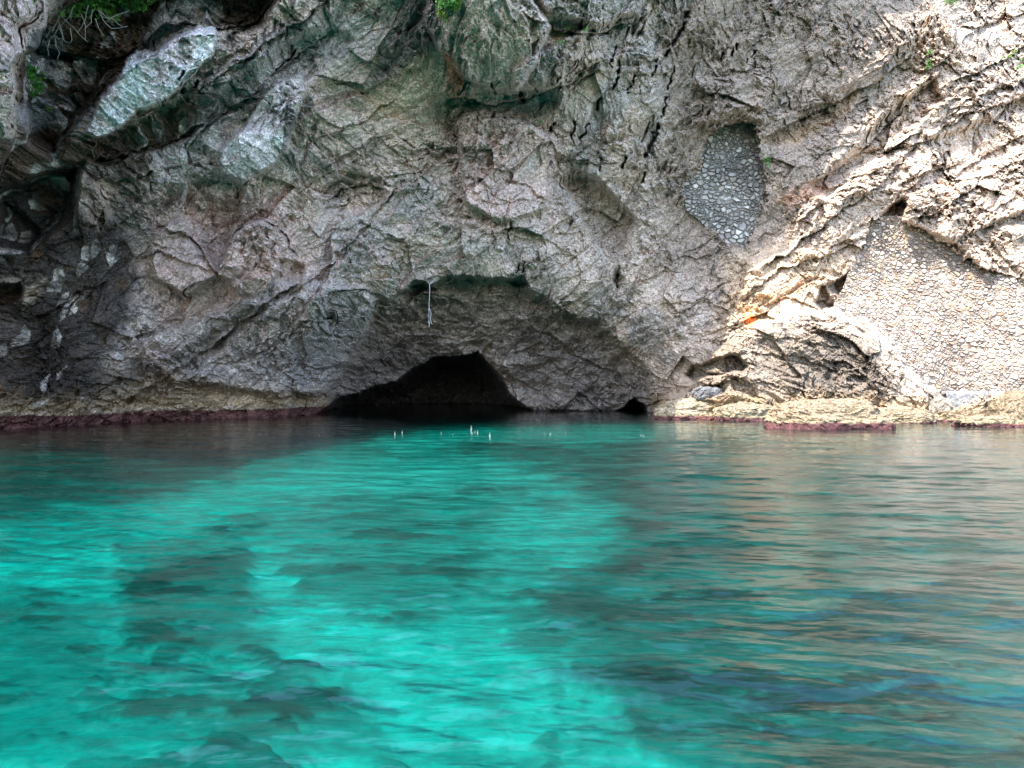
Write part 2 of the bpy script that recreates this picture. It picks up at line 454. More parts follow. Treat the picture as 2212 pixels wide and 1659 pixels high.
XSLOTS = [(1483, 30, 1462, 75, 8), (1462, 75, 1440, 120, 8), (1420, 130, 1405, 165, 3), (1345, 130, 1325, 190, 3), (1410, 285, 1400, 330, 9), (1420, 262, 1412, 290, 5),
          (1195, 262, 1185, 278, 6), (1240, 265, 1235, 300, 5), (1270, 270, 1255, 300, 4), (1590, 95, 1580, 120, 5), (1565, 115, 1558, 128, 4), (1630, 110, 1612, 140, 2.5),
          (1520, 225, 1513, 245, 3), (1330, 100, 1322, 150, 3.5), (1300, 210, 1290, 240, 4), (1065, 245, 1055, 262, 4), (980, 290, 992, 296, 3), (1100, 480, 1098, 520, 2), (1130, 565, 1126, 590, 3.5),
          (1118, 570, 1116, 590, 2.5), (1370, 160, 1350, 200, 2.5), (1460, 150, 1440, 195, 3), (1395, 370, 1388, 395, 4), (1355, 340, 1345, 365, 4), (1300, 340, 1290, 370, 3), (1440, 210, 1425, 250, 3),
          (1065, 175, 1072, 195, 4), (1130, 200, 1135, 220, 7), (1340, 590, 1328, 615, 4), (715, 690, 700, 692, 7), (1535, 830, 1560, 832, 3),
          (640, 110, 600, 150, 3), (520, 40, 515, 55, 3), (330, 90, 335, 110, 3), (400, 150, 392, 168, 4), (405, 182, 396, 200, 4), (430, 175, 424, 190, 3), (360, 215, 352, 228, 3)]
SLOTS = [(1180, 40, 1480, 520, 1.0), (1400, -60, 1560, 260, 0.9), (580, 120, 700, 330, 0.55), (980, 180, 1300, 300, .6), (420, -40, 660, 120, 0.8)]


def shape(px, py, detail=True):
    wx, wy = warp(px, py, 14, 60)
    wx, wy = warp(wx, wy, 3.0, 9)
    Y = base_depth(px, py)
    m = {}
    for poly, d, fe in RELIEF:
        Y = Y + d * soft(wx, wy, poly, fe)
    agx, agy = warp(wx, wy, 16, 38)
    al = soft(agx, agy, ALCOVE, 8)
    Y = Y + 2.3 * al * sst(900, 600, py) + 0.5 * al - 2.4 * al * fbm(px / 80, py / 45, 0 * px + 2, 4, .55)
    cv = sdf(wx, wy, CAVE)
    m['cave'] = np.clip(-cv, 0, 999)
    Y = Y + 20 * (1 - np.exp(-np.clip(-cv, 0, 999) / 20)) * (cv < 0)
    cr = sdf(wx, wy, CAVE_R)
    Y = Y + 12 * (1 - np.exp(-np.clip(-cr, 0, 999) / 9)) * (cr < 0)
    nx, ny = warp(*warp(px, py, 8, 34), 4, 9)
    lx, ly = warp(px, py, 16, 45)
    lx, ly = warp(lx, ly, 5, 10)
    lam = .55 + .9 * np.abs(noise3(px / 45, py / 45, px * 0 + 6))
    by0 = 1
    for pts_, am, dc in LEDGES:
        ax_ = np.array([p[0] for p in pts_], float); ay_ = np.array([p[1] for p in pts_], float)
        bb = (px > ax_[0] - 10) & (px < ax_[-1] + 10) & (py > ay_.min() - 4 * dc) & (py < ay_.max() + 5 * dc)
        if bb.any():
            d_ = ly[bb] - np.interp(lx[bb], ax_, ay_)
            tp_ = sst(ax_[0], ax_[0] + 25, lx[bb]) * sst(ax_[-1], ax_[-1] - 25, lx[bb])
            Y[bb] = Y[bb] + am * lam[bb] * tp_ * (1 - .45 * (by0 > 0) * (ax_.mean() > 1560) * (ay_.mean() > 690)) * np.where(d_ > 0, np.exp(-d_ / dc) * sst(0, 2.5, d_), -.35 * np.exp(d_ / (dc * .7)))
    rx_, ry_ = warp(nx, ny, 9, 9)
    ni = soft(rx_, ry_, NICHE, 2.5)
    wa = soft(rx_, ry_, WALL, 2.5)
    ho = soft(nx, ny, HOLE, 4)
    h, q = rock_height(px, py, Y)
    X, Z, W, A, B, smooth, but, rr, st = q
    sm = np.zeros_like(px)
    for x0, y0, x1, y1, s in SLOTS:
        sm = np.maximum(sm, s * soft(px, py, [(x0, y0), (x1, y0 - 60), (x1, y1 - 60), (x0, y1)], 70))
    dr = drips(X, Z, 2.2)
    ex_slot = np.zeros_like(px)
    for (ax, ay, bx, by, r) in XSLOTS:
        bb = (px > min(ax, bx) - 30) & (px < max(ax, bx) + 30) & (py > min(ay, by) - 30) & (py < max(ay, by) + 30)
        if bb.any():
            jx_, jy_ = warp(wx[bb], wy[bb], 7, 14)
            dd = line_d(jx_, jy_, [(ax, ay), (bx, by)])
            ex_slot[bb] = np.maximum(ex_slot[bb], sst(r * .95, r * .25, dd) * sst(-.45, -.1, noise3(px[bb] / 6, py[bb] / 12, 0 * px[bb])))
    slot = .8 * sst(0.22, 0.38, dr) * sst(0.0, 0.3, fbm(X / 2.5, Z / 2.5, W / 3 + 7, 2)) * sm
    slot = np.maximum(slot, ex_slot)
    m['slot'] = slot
    h = h + 0.16 * drips(X, Z, 9.9, R(75), 0.35, 2.2) * (0.3 + 0.7 * sm) - 0.7 * slot
    Y = Y + .9 * fbm(X / 3.2, Z * 0 + 3, W / 3, 3) * sst(2.2, .6, CAM_H + (HY - py) / F * Y) * (al < .5)
    zz = CAM_H + (HY - py) / F * Y
    h = h + 0.25 * sst(0.35, 0.8, zz) * (px < 700) * sst(3.0, .9, zz)
    k = 1 - 0.9 * np.maximum(ni, wa)
    Y = Y - h * k + 1.9 * ni + 1.3 * wa + 2.2 * ho - 1.0 * ho * soft(px, py, [(1775, 600), (1795, 600), (1822, 660), (1800, 665)], 4)
    m.update(ni=ni, wa=wa, ho=ho, X=X, Z=Z, W=W, A=A, B=B, rr=rr, st=st, dr=dr, al=al, smooth=smooth, but=but, h=h, wx=wx, wy=wy)
    return Y.astype(np.float32), m


# ------------------------------------------------------------------ rock colours (pigment, stain and crust, with some sun and shade painted in)
def C3(*c):
    return np.array(c, np.float32)


GREY, BEIGE, PINK, OCHRE = C3(.42, .41, .39), C3(.47, .42, .36), C3(.50, .42, .39), C3(.36, .27, .16)
DARK, BROWN, WHITE, CREAM, RUST, MAROON = C3(.022, .020, .019), C3(.062, .043, .027), C3(.74, .75, .78), C3(.50, .45, .37), C3(.30, .15, .07), C3(.105, .045, .045)
PAINT = [  # polygon, colour, strength, feather
    ([(980, 250), (1200, 270), (1210, 480), (1000, 480)], PINK, .8, 40),
    ([(300, 420), (620, 420), (700, 600), (330, 700)], PINK, .7, 50),
    ([(-60, -80), (110, -80), (100, 60), (30, 130), (-60, 150)], C3(.62, .54, .52), .9, 6),
    ([(-60, 150), (30, 160), (30, 300), (-60, 420)], BEIGE * 1.1, .7, 8),
    ([(720, 160), (900, 100), (960, 200), (1000, 330), (860, 400), (780, 300)], BEIGE * 1.05, .8, 50),
    ([(900, 110), (960, 110), (970, 200), (890, 230), (800, 260), (790, 210)], C3(.44, .40, .29), .6, 14),
    ([(955, 115), (985, 120), (1010, 180), (980, 210), (965, 170)], RUST, .75, 9),
    ([(1130, 450), (1300, 420), (1420, 480), (1420, 620), (1150, 600)], BEIGE, .8, 60),
    ([(1420, 0), (2050, -60), (1960, 130), (1770, 420), (1600, 640), (1420, 600), (1440, 300)], C3(.29, .252, .214), .92, 40),  # shaded side of the slanting edge, its shade deepened in the colour
    ([(1640, 300), (1800, 235), (1850, 200), (1840, 240), (1700, 320)], C3(.40, .27, .15), .55, 14),
    ([(1680, 430), (1740, 400), (1850, 370), (1800, 420), (1700, 445)], C3(.46, .27, .17), .6, 12),
    ([(1560, 640), (1640, 540), (1770, 430), (2060, -80), (2700, -80), (2700, 1000), (1500, 1000), (1410, 860)], C3(.44, .385, .325), .95, 9),  # sunlit side, painted paler up to the slanting shade edge
    ([(2080, 60), (2300, 20), (2300, 330), (2100, 240)], C3(.44, .40, .36), .6, 60),
    ([(1990, 60), (2060, 20), (2075, 160), (2030, 260), (2000, 250)], C3(.44, .36, .29), .6, 16),
    ([(1570, 560), (1680, 520), (1830, 560), (1760, 680), (1560, 720)], C3(.50, .42, .31), .7, 20),
    ([(1640, 640), (1740, 590), (1750, 620), (1660, 670)], C3(.50, .33, .19), .6, 10),
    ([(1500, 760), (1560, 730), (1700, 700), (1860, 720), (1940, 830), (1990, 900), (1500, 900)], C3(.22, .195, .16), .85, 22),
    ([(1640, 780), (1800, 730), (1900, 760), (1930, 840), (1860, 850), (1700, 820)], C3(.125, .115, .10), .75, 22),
    ([(1900, 690), (1960, 740), (2020, 850), (2040, 890), (1960, 860), (1900, 760)], C3(.44, .40, .34), .8, 10),
    # lower left & alcove, the alcove's foot painted darker
    ([(300, 730), (520, 650), (640, 600), (800, 620), (790, 730), (700, 850), (420, 840)], C3(.36, .36, .35), .75, 25),
    ([(380, 790), (520, 770), (700, 700), (760, 690), (740, 790), (650, 840), (430, 835)], C3(.33, .34, .355), .6, 30),
    ([(480, 780), (560, 760), (560, 800), (490, 810)], C3(.5, .5, .5), .5, 12),
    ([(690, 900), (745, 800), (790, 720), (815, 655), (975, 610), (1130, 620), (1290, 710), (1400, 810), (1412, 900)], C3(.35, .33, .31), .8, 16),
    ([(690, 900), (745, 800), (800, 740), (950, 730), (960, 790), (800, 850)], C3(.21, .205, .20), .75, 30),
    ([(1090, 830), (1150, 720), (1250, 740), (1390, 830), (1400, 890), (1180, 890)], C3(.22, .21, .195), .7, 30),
    ([(690, 900), (700, 870), (735, 853), (800, 838), (860, 815), (900, 788), (945, 767), (1030, 759), (1052, 778), (1102, 852), (1150, 890), (1100, 1000), (690, 1000)], C3(.06, .064, .07), .92, 4),  # cave mouth, its shade painted into the rock colour
    ([(1325, 895), (1345, 876), (1372, 858), (1398, 880), (1398, 1000)], C3(.05, .05, .05), .95, 3),  # small cave mouth, likewise painted dark for its shade
    ([(1230, 380), (1290, 400), (1360, 480), (1330, 560), (1270, 480)], C3(.22, .19, .15), .6, 16),
    ([(0, 760), (300, 800), (680, 850), (690, 900), (500, 920), (0, 950)], C3(.25, .215, .145), .8, 22),
    # dark algae stains, left, with the shade of the hollows painted in
    ([(-60, 300), (60, 300), (120, 330), (200, 230), (330, 110), (400, 60), (560, 60), (640, -60), (180, -60), (95, 60), (40, 140), (40, 300)], BROWN, .97, 8),
    ([(-60, 330), (40, 290), (200, 300), (360, 235), (560, 130), (640, 60), (700, 90), (560, 230), (400, 310), (240, 360), (190, 400), (120, 380), (-60, 450)], BROWN, .9, 12),
    ([(230, 340), (330, 300), (470, 300), (400, 350), (280, 380)], BROWN * 1.5, .7, 14),
    ([(560, 90), (640, 30), (640, 110), (520, 200), (430, 240)], C3(.06, .06, .06), .75, 10),
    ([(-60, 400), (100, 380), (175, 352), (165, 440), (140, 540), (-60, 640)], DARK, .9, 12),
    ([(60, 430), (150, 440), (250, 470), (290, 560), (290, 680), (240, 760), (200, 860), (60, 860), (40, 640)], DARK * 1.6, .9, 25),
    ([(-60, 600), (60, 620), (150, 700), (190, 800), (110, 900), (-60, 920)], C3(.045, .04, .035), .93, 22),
    ([(180, 380), (230, 380), (250, 480), (270, 560), (330, 500), (300, 400), (220, 350)], C3(.10, .095, .09), .4, 20),
    ([(100, 880), (200, 810), (320, 770), (350, 800), (240, 850), (120, 910)], C3(.06, .062, .06), .6, 14),
    ([(880, -20), (960, -20), (950, 90), (860, 150), (800, 190), (840, 110)], C3(.10, .105, .11), .75, 10),
    ([(60, 70), (110, 60), (150, 100), (120, 150), (60, 150)], C3(.13, .145, .145), .9, 6),
    ([(30, 230), (120, 210), (115, 260), (70, 285), (35, 270)], C3(.27, .27, .28), .9, 7),
    # pale flowstone
    ([(290, 110), (330, 110), (420, 60), (445, 20), (470, 60), (462, 120), (430, 150), (400, 180), (345, 230), (300, 240), (262, 272), (215, 300),
      (190, 290), (215, 220), (255, 170)], WHITE, .92, 4),
    ([(300, 110), (330, 40), (400, -10), (450, -20), (480, 30), (470, 110), (400, 110)], WHITE * .8, .6, 12),
    ([(320, 60), (345, 40), (370, 60), (360, 120), (320, 130), (310, 90)], C3(.50, .53, .55), .6, 7),
    ([(360, 45), (400, 10), (425, 45), (420, 80), (375, 92)], C3(.42, .43, .45), .7, 6),
    ([(475, 320), (505, 300), (545, 240), (600, 170), (650, 160), (665, 200), (640, 260), (620, 330), (575, 370), (520, 392), (480, 370)], WHITE * .9, .9, 7),
    ([(330, 335), (420, 280), (500, 240), (520, 260), (470, 330), (400, 360), (340, 370)], C3(.52, .53, .53), .7, 14),
    ([(560, 130), (680, 60), (760, 40), (720, 110), (640, 160), (560, 200)], C3(.55, .56, .56), .7, 18),
    ([(440, 170), (600, 70), (760, -20), (790, 60), (700, 160), (560, 250), (470, 320), (400, 330), (430, 260)], C3(.50, .51, .51), .55, 18),
    ([(320, 330), (480, 300), (520, 390), (460, 420), (340, 400)], C3(.50, .51, .51), .6, 14),
    ([(410, 180), (450, 160), (480, 190), (440, 230), (400, 200)], C3(.17, .17, .165), .5, 8),
    ([(76, 155), (95, 120), (105, 122), (100, 150), (85, 172)], C3(.6, .6, .63), .9, 3),
    ([(175, 362), (200, 380), (228, 440), (215, 500), (190, 480), (170, 420)], C3(.33, .28, .25), .9, 7),
    ([(60, 620), (100, 600), (80, 650), (50, 660)], C3(.42, .38, .3), .7, 6),
    ([(1300, -60), (1420, -60), (1390, 30), (1200, 60), (1120, 0)], C3(.38, .38, .365), .7, 14),
    ([(1140, 110), (1210, 95), (1190, 180), (1120, 190)], C3(.42, .40, .40), .7, 9),
    ([(1618, 686), (1628, 680), (1636, 688), (1630, 700), (1618, 696)], C3(.85, .17, .03), .9, 5),
    ([(1600, 660), (1640, 650), (1650, 700), (1610, 710)], C3(.65, .42, .16), .45, 12),
]


def rock_colour(px, py, Y, m):
    X, Z, W = m['X'], m['Z'], m['W']
    n1 = fbm(X / 3, Z / 3, W / 3 + 20, 4)[..., None]
    n2 = fbm(X / 1.1, Z / 1.1, W + 50, 4)[..., None]
    n3 = fbm(m['A'] / 2.2, m['B'] / .5, W + 70, 4, .6)[..., None]
    col = GREY + (BEIGE - GREY) * sst(-.25, .3, n1) + 0 * n1
    col = col + (PINK - col) * (.7 * sst(.0, .45, n2))
    px2, py2 = warp(m['wx'], m['wy'], 7, 16)
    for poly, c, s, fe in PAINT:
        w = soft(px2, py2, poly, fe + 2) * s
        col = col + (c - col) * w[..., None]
    # break-up: paler freshly broken faces showing through the dark stain, and darker pits
    dk = (col.mean(-1) < .13)
    ca_ = X * math.sin(R(68)) - Z * math.cos(R(68)); cb_ = X * math.cos(R(68)) + Z * math.sin(R(68))
    chips, ed, rv = facets(ca_ / .42 + .5 * n2[..., 0], cb_ / 1.1 + .4 * n1[..., 0], 33, 1.0)
    chip = (rv > np.where(py > 400, .80, .68)) & dk & (m['cave'] <= 0) & (ed > .14) & (n1[..., 0] > -.12)
    ctone = (0.5 + 0.9 * noise3(X * 2, Z * 2, W))[..., None]
    col = np.where(chip[..., None], C3(.56, .56, .53) * np.clip(ctone, .3, 1.5), col)
    bst = (sst(.08, .5, fbm(X / 1.2 + 8, Z / 2.6, W, 3)) * dk * (m['cave'] <= 0))[..., None]
    col = col + (C3(.12, .075, .038) - col) * bst * .7
    # cavity shade and lichen put into the colour: pits of the roughness darker
    pit = sst(.1, -.55, m['rr'])[..., None]
    col = col * (1 - .30 * pit)
    col = col * (1 + .30 * n2) * (1 + .28 * n3) * (1 + .16 * n1)
    st = sst(.25, .5, drips(X, Z, 31.0, R(70), .5, 3.5))[..., None] * (soft(px, py, [(1050, -60), (1600, -60), (1560, 500), (1200, 560), (980, 300)], 80)[..., None])
    col = col + (C3(.44, .45, .45) - col) * st * .55
    st2 = sst(.16, .30, drips(X, Z, 77.0, R(66), .38, 2.8))[..., None] * soft(px, py, [(480, -60), (760, -60), (720, 200), (600, 380), (480, 400), (250, 300)], 50)[..., None]
    col = col + (C3(.06, .06, .058) - col) * st2 * .7
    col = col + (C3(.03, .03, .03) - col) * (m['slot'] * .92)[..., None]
    # speckled dark lichen in patches on the left and round the alcove
    lic = sst(.12, .3, fbm(X * 1.6, Z * 1.6, W * 1.6 + 13, 3, .7)) * sst(0, .35, fbm(X / 4 + 5, Z / 4, W / 4, 2) + .25 * (px < 350) + .2 * m['al'] + .25 * m['but'] - .12)
    col = col + (C3(.05, .05, .048) - col) * (lic * .7)[..., None]
    col = col + (C3(.36, .30, .21) - col) * (m['ni'])[..., None] * .3
    # shore bands: dry ochre crust, pale rim, red algae at the waterline, green below
    z = CAM_H + (HY - py) / F * Y
    jag = .22 * fbm(X * 1.1, 0 * X, W * .6, 4, .65)
    zb = z + jag
    incave = (m['cave'] > 12)
    och = sst(2.0, .7, zb + .6 * n1[..., 0]) * (~incave) * (m['al'] < .5)
    oc = np.where((px > 1400)[..., None], C3(.31, .235, .13), C3(.30, .25, .15))
    col = col + (oc * (1 + .35 * n2) - col) * (och * .7)[..., None]
    rim = sst(.95, .62, zb) * (px < 690)
    col = col + (C3(.42, .38, .30) - col) * (rim * .75)[..., None]
    lim = np.where(px < 760, .55, .24)
    red = sst(lim + .06, lim - .02, zb) * (m['al'] < .6) * (~incave)
    col = col + (MAROON * (1 + .5 * n2) - col) * (red * .95)[..., None]
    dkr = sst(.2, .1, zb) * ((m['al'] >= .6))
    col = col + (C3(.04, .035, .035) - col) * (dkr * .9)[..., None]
    fm = .45 + .8 * sst(-.28, .3, fbm(X / 3.2 + 60, Z / 3.2, W / 3.2, 3))
    hf = fm * fbm(X * 2.2, Z * 2.8, W * 2.2 + 4, 4, .75)
    col = col * (1 + .42 * hf)[..., None]
    cal = (1 - .75 * sst(1380, 1520, px)) * sst(.30, .5, fbm(X * 1.8 + 40, Z * 1.8, W * 1.8, 4, .7)) * (col.mean(-1) > .1)
    col = col + (C3(.52, .50, .47) - col) * (cal * .55)[..., None]
    wl = sst(1500, 300, px)[..., None]  # left rock painted lighter and warmer, offsetting green bounce from the water
    col = col * (1 + .12 * wl)
    col = col * (C3(1.09, .99, .93) * (1 - wl) + C3(1.17, 1.01, .95) * wl)
    return np.clip(col, .010, .85).astype(np.float32)


def axis(lo, flo, fhi, hi, step, coarse):
    a = [flo]
    v, s = flo, step
    while v > lo:
        s = min(coarse, s * 1.12)
        v -= s
        a.append(v)
    a = a[::-1]
    v = flo
    while v < fhi:
        v += step
        a.append(v)
    s = step
    while v < hi:
        s = min(coarse, s * 1.12)
        v += s
        a.append(v)
    return np.array(a, np.float32)


STEP = 1.9
gx = axis(-420, -40, 2252, 2620, STEP, 14)
gy = axis(-190, -25, 935, 990, STEP, 12)
PX, PY = np.meshgrid(gx, gy)
Yc, m = shape(PX, PY)
# small sideways relief as well, so that edges are not drawn along the line of sight only
cc = rock_colour(PX, PY, Yc, m)
P3 = pt(PX, PY, Yc)
ncol = len(gx)

# above the picture the vault leans out over the water and ends in an added, unseen brow; its edge is shaped to cast the slanting shade
BOUND = [(0, 962, None), (300, 948, None), (620, 928, None), (850, 915, None), (1050, 904, None), (1340, 903, None),
         (1412, 893, 1), (1470, 810, 1), (1530, 738, 1), (1570, 668, 1), (1620, 590, 1), (1690, 505, 1), (1760, 425, 1), (1850, 330, 1), (1950, 160, 1), (2040, 0, 1)]
ZBX = np.array([-60, 400, 1000, 1400, 2040.]); ZBZ = np.array([23, 25, 28, 30, 34.])
edge = []
cols_at = np.array([-60, 150, 400, 620, 800, 980, 1090, 1180, 1270, 1350, 1450, 1560, 1680, 1800, 1930, 2040.])
for (bx_, by_, on), ca_ in zip(BOUND, cols_at):
    ZB = float(np.interp(ca_, ZBX, ZBZ))
    if on:
        Yb = float(np.median(Yc[np.ix_(np.abs(gy - by_) < 22, np.abs(gx - bx_) < 22)]))
    else:
        Yb = (CAM_H + .35) * F / (by_ - HY)
    p = pt(np.array(float(bx_)), np.array(float(by_)), Yb)
    t = (ZB - p[2]) / SUN[2]
    edge.append((p[0] + SUN[0] * t, p[1] + SUN[1] * t))
edge = np.array(edge)
ex = np.interp(gx, cols_at, edge[:, 0])
ey = np.interp(gx, cols_at, edge[:, 1])
left = gx < -60
ex[left] = edge[0, 0] + (gx[left] + 60) / 20
ey[left] = edge[0, 1] + (gx[left] + 60) / 40
right = gx > 2040
t = (gx[right] - 2040)
ex[right] = edge[-1, 0] + t * .030
ey[right] = edge[-1, 1] + np.minimum(t * .12, 30) + t * .01
E = np.stack([ex, ey, np.interp(gx, ZBX, ZBZ)], -1)
E[right, 2] += (gx[right] - 2040) * .02
lw_ = sst(-60, -300, gx)[:, None]
E = E * (1 - lw_) + (P3[0] + np.array([-5, -3, 7.])) * lw_
Bt = P3[0]
rows = []
for k in range(1, 26):
    u = k / 26
    p = Bt * (1 - u) + E * u
    bulge = math.sin(u * math.pi) * np.interp(gx, [1000, 1500], [1, 0])
    n = fbm(p[:, 0] / 6, p[:, 1] / 6, p[:, 2] / 6, 4)
    p = p + np.stack([0 * n, bulge * 1.0 + 1.6 * n * bulge, 1.0 * n * bulge], -1) + .25 * n[:, None]
    rows.append(p)
en = .45 * fbm(E[:, 0] / 2.5, E[:, 1] / 2.5, E[:, 2] * 0 + 4, 4)
E2 = E.copy(); E2[:, 1] += en; E2[:, 0] += .6 * en
rows.append(E2)
for k in range(1, 61):
    u = k / 60
    p = E2 + np.stack([0 * ex, 60 * u ** 1.5 + 0 * ey, 22 * u ** .7 + 0 * ex], -1)
    n = fbm(p[:, 0] / 5, p[:, 1] / 5, p[:, 2] / 5, 3)
    p[:, 2] += n * 2.5 * min(1, u * 4)
    p[:, 1] += np.abs(n) * 3 * min(1, u * 4)
    rows.append(p)
top = np.array(rows)[::-1]
Pall = np.concatenate([top, P3], 0)
ctop = np.broadcast_to(C3(.34, .30, .26), top.shape) * (1 + .3 * fbm(top[..., 0] / 3, top[..., 1] / 3, top[..., 2] / 3, 3))[..., None]
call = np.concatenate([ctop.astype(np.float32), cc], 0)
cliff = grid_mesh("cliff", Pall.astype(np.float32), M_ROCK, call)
tag(cliff, "grey and cream limestone sea cliff with a low dark cave at the waterline", "cliff", kind="structure")

# ------------------------------------------------------------------ rubble stone walls
def stone_wall(name, poly, depth_f, size, step, seed, pal, mortar, inset=.0, jx=6):
    xs = [p[0] for p in poly]; ys = [p[1] for p in poly]
    x = np.arange(min(xs) - 14, max(xs) + 14, step).astype(np.float32)
    y = np.arange(min(ys) - 14, max(ys) + 14, step).astype(np.float32)
    gxx, gyy = np.meshgrid(x, y)
    Y0 = depth_f(gxx, gyy)
    X = (gxx - CX) / F * Y0
    Z = CAM_H + (HY - gyy) / F * Y0
    U, V = X, Z * 1.05
    U = U + .10 * noise3(U * 1.3, V * 1.3, 0 * U + seed)
    V = V + .12 * noise3(U * .7 + 5, V * 1.1, 0 * U + seed)
    a, b = U / (size * 1.12), V / (size * .86)
    a = a + .5 * (np.floor(b) % 2)
    U = U + .16 * size * noise3(U / size * .9, V / size * .9, 0 * U + 31); V = V + .16 * size * noise3(U / size * .9 + 7, V / size * .9, 0 * U + 33)
    vs = 1 + .35 * noise3(U / 1.8, V / 1.4, 0 * U + seed)
    sc2 = worley(U / size / .95 + vs, V / size / .74 + vs, seed, .98)
    f1, f2, idc, ox, oy = sc2
    e = f2 - f1
    g1, g2, idb, gxo, gyo = worley(U / size / .52 + 3, V / size / .42 + 5, seed + 9, .95)
    sp = RND[PERM[(idc + 3) & 255], 1] < .42
    e = np.where(sp, np.minimum(e, (g2 - g1) * .75), e)
    idc = np.where(sp, PERM[(idc + idb) & 255], idc)
    dome = sst(0.03, .38, e)
    j = PERM[(idc + seed) & 255]
    h = dome * (.06 + .07 * RND[j, 2]) * (size / .25) + .02 * fbm(U * 6, V * 6, 0 * U, 3)
    h += (ox * (RND[j, 0] - .5) + oy * (RND[j, 1] - .5)) * .10 * dome
    Y = Y0 - h - .35 * fbm(U / 3, V / 3, 0 * U + 2, 3)
    k = (RND[j, 3] * len(pal)).astype(int) % len(pal)
    c = np.array(pal, np.float32)[k] * (0.75 + .5 * RND[PERM[j], 1])[..., None]
    c = mortar + (c - mortar) * sst(.02, .14 + .1 * RND[j, 0], e)[..., None]
    big = fbm(U / 2.5, V / 2.5, 0 * U + 9, 3)[..., None]
    c = c * (.9 if size < .4 else .9) * (1 + .4 * big) * (1 + .2 * fbm(U * 4, V * 4, 0 * U, 3))[..., None]
    nx, ny = warp(*warp(gxx, gyy, 8, 34), 4, 9)
    ins = sdf(nx, ny, poly)
    keep = ins < 9
    kk = keep[:-1, :-1] | keep[1:, 1:]
    return grid_mesh(name, pt(gxx, gyy, Y), M_STONES, np.clip(c, .02, .85), extra=kk)


def tps_small(c):
    return tps(c)


PALW = [(.50, .44, .39), (.47, .41, .37), (.38, .32, .29),(.47, .40, .33), (.43, .35, .28), (.38, .30, .25), (.50, .45, .39), (.33, .28, .24), (.45, .36, .26), (.30, .27, .25), (.42, .28, .19), (.47, .40, .34)]
wall_depth = (lambda x, y: base_depth(x, y) + .22) if True else tps_small([(1880, 470, 51.3), (2212, 600, 48.9), (1830, 640, 50.3), (1900, 700, 49.1), (2040, 852, 46.6), (2212, 852, 45.7), (2420, 640, 47.2), (2420, 852, 43.5),
                        (2050, 600, 49.8), (2100, 750, 48.0)])
big = stone_wall("stone_wall", WALL, wall_depth, .37, .8, 4, PALW, C3(.26, .215, .18))
tag(big, "large sunlit wall of rounded cream and pink rubble stones filling the cliff at right", "stone wall")
PALN = [(.44, .39, .34), (.37, .34, .30), (.50, .47, .43), (.30, .28, .26), (.42, .39, .35), (.56, .53, .48)]
nd = base_depth(np.array([1570.]), np.array([400.]))[0]
NICHE_D = lambda x, y: base_depth(x, y) + (np.interp(y, [260, 380, 540], [1.0, .35, .0]) + np.interp(x, [1485, 1570, 1655], [-.1, .2, .95])).astype(np.float32)
nic = stone_wall("stone_wall", NICHE, NICHE_D, .44, .8, 12, PALN, C3(.17, .155, .14), jx=4)
tag(nic, "grey rubble stone infill of the tall arched niche high in the shaded cliff", "stone wall")

# grey concrete footing under the big wall
xs_ = np.arange(2028, 2430, 2.0).astype(np.float32)
prof = [(0.0, 1.75), (-.55, 1.72), (-.75, 1.55), (-.80, 1.2), (-.9, .75), (-.95, .25), (-.8, -.4)]
rows_ = []
for i in range(25):
    t_ = i / 24 * (len(prof) - 1)
    k_ = min(int(t_), len(prof) - 2); f_ = t_ - k_
    dy = prof[k_][0] * (1 - f_) + prof[k_ + 1][0] * f_
    zz = prof[k_][1] * (1 - f_) + prof[k_ + 1][1] * f_
    Yb = wall_depth(xs_, xs_ * 0 + 852)
    X = (xs_ - CX) / F * Yb
    n = .10 * fbm(X * 1.5, X * 0 + zz * 1.5, X * 0, 4) + .05 * fbm(X * 6, X * 0 + zz * 6, X * 0, 2)
    rows_.append(np.stack([X, Yb + dy + n - .1, X * 0 + zz + n * .4], -1))
F3 = np.array(rows_)
fc = C3(.20, .195, .195) * (1 + .35 * fbm(F3[..., 0] / 1.2, F3[..., 2] / .4, F3[..., 1] * 0, 4))[..., None]
fw = sst(.9, .3, F3[..., 2] + .25 * fbm(F3[..., 0] * 1.3, F3[..., 2], F3[..., 1] * 0, 3))[..., None]
fc = fc + (C3(.34, .27, .16) - fc) * fw
foot = grid_mesh("concrete_ledge", F3, M_ROCK, np.clip(fc, .02, .8))
tag(foot, "low grey concrete ledge running along the foot of the sunlit stone wall", "ledge")

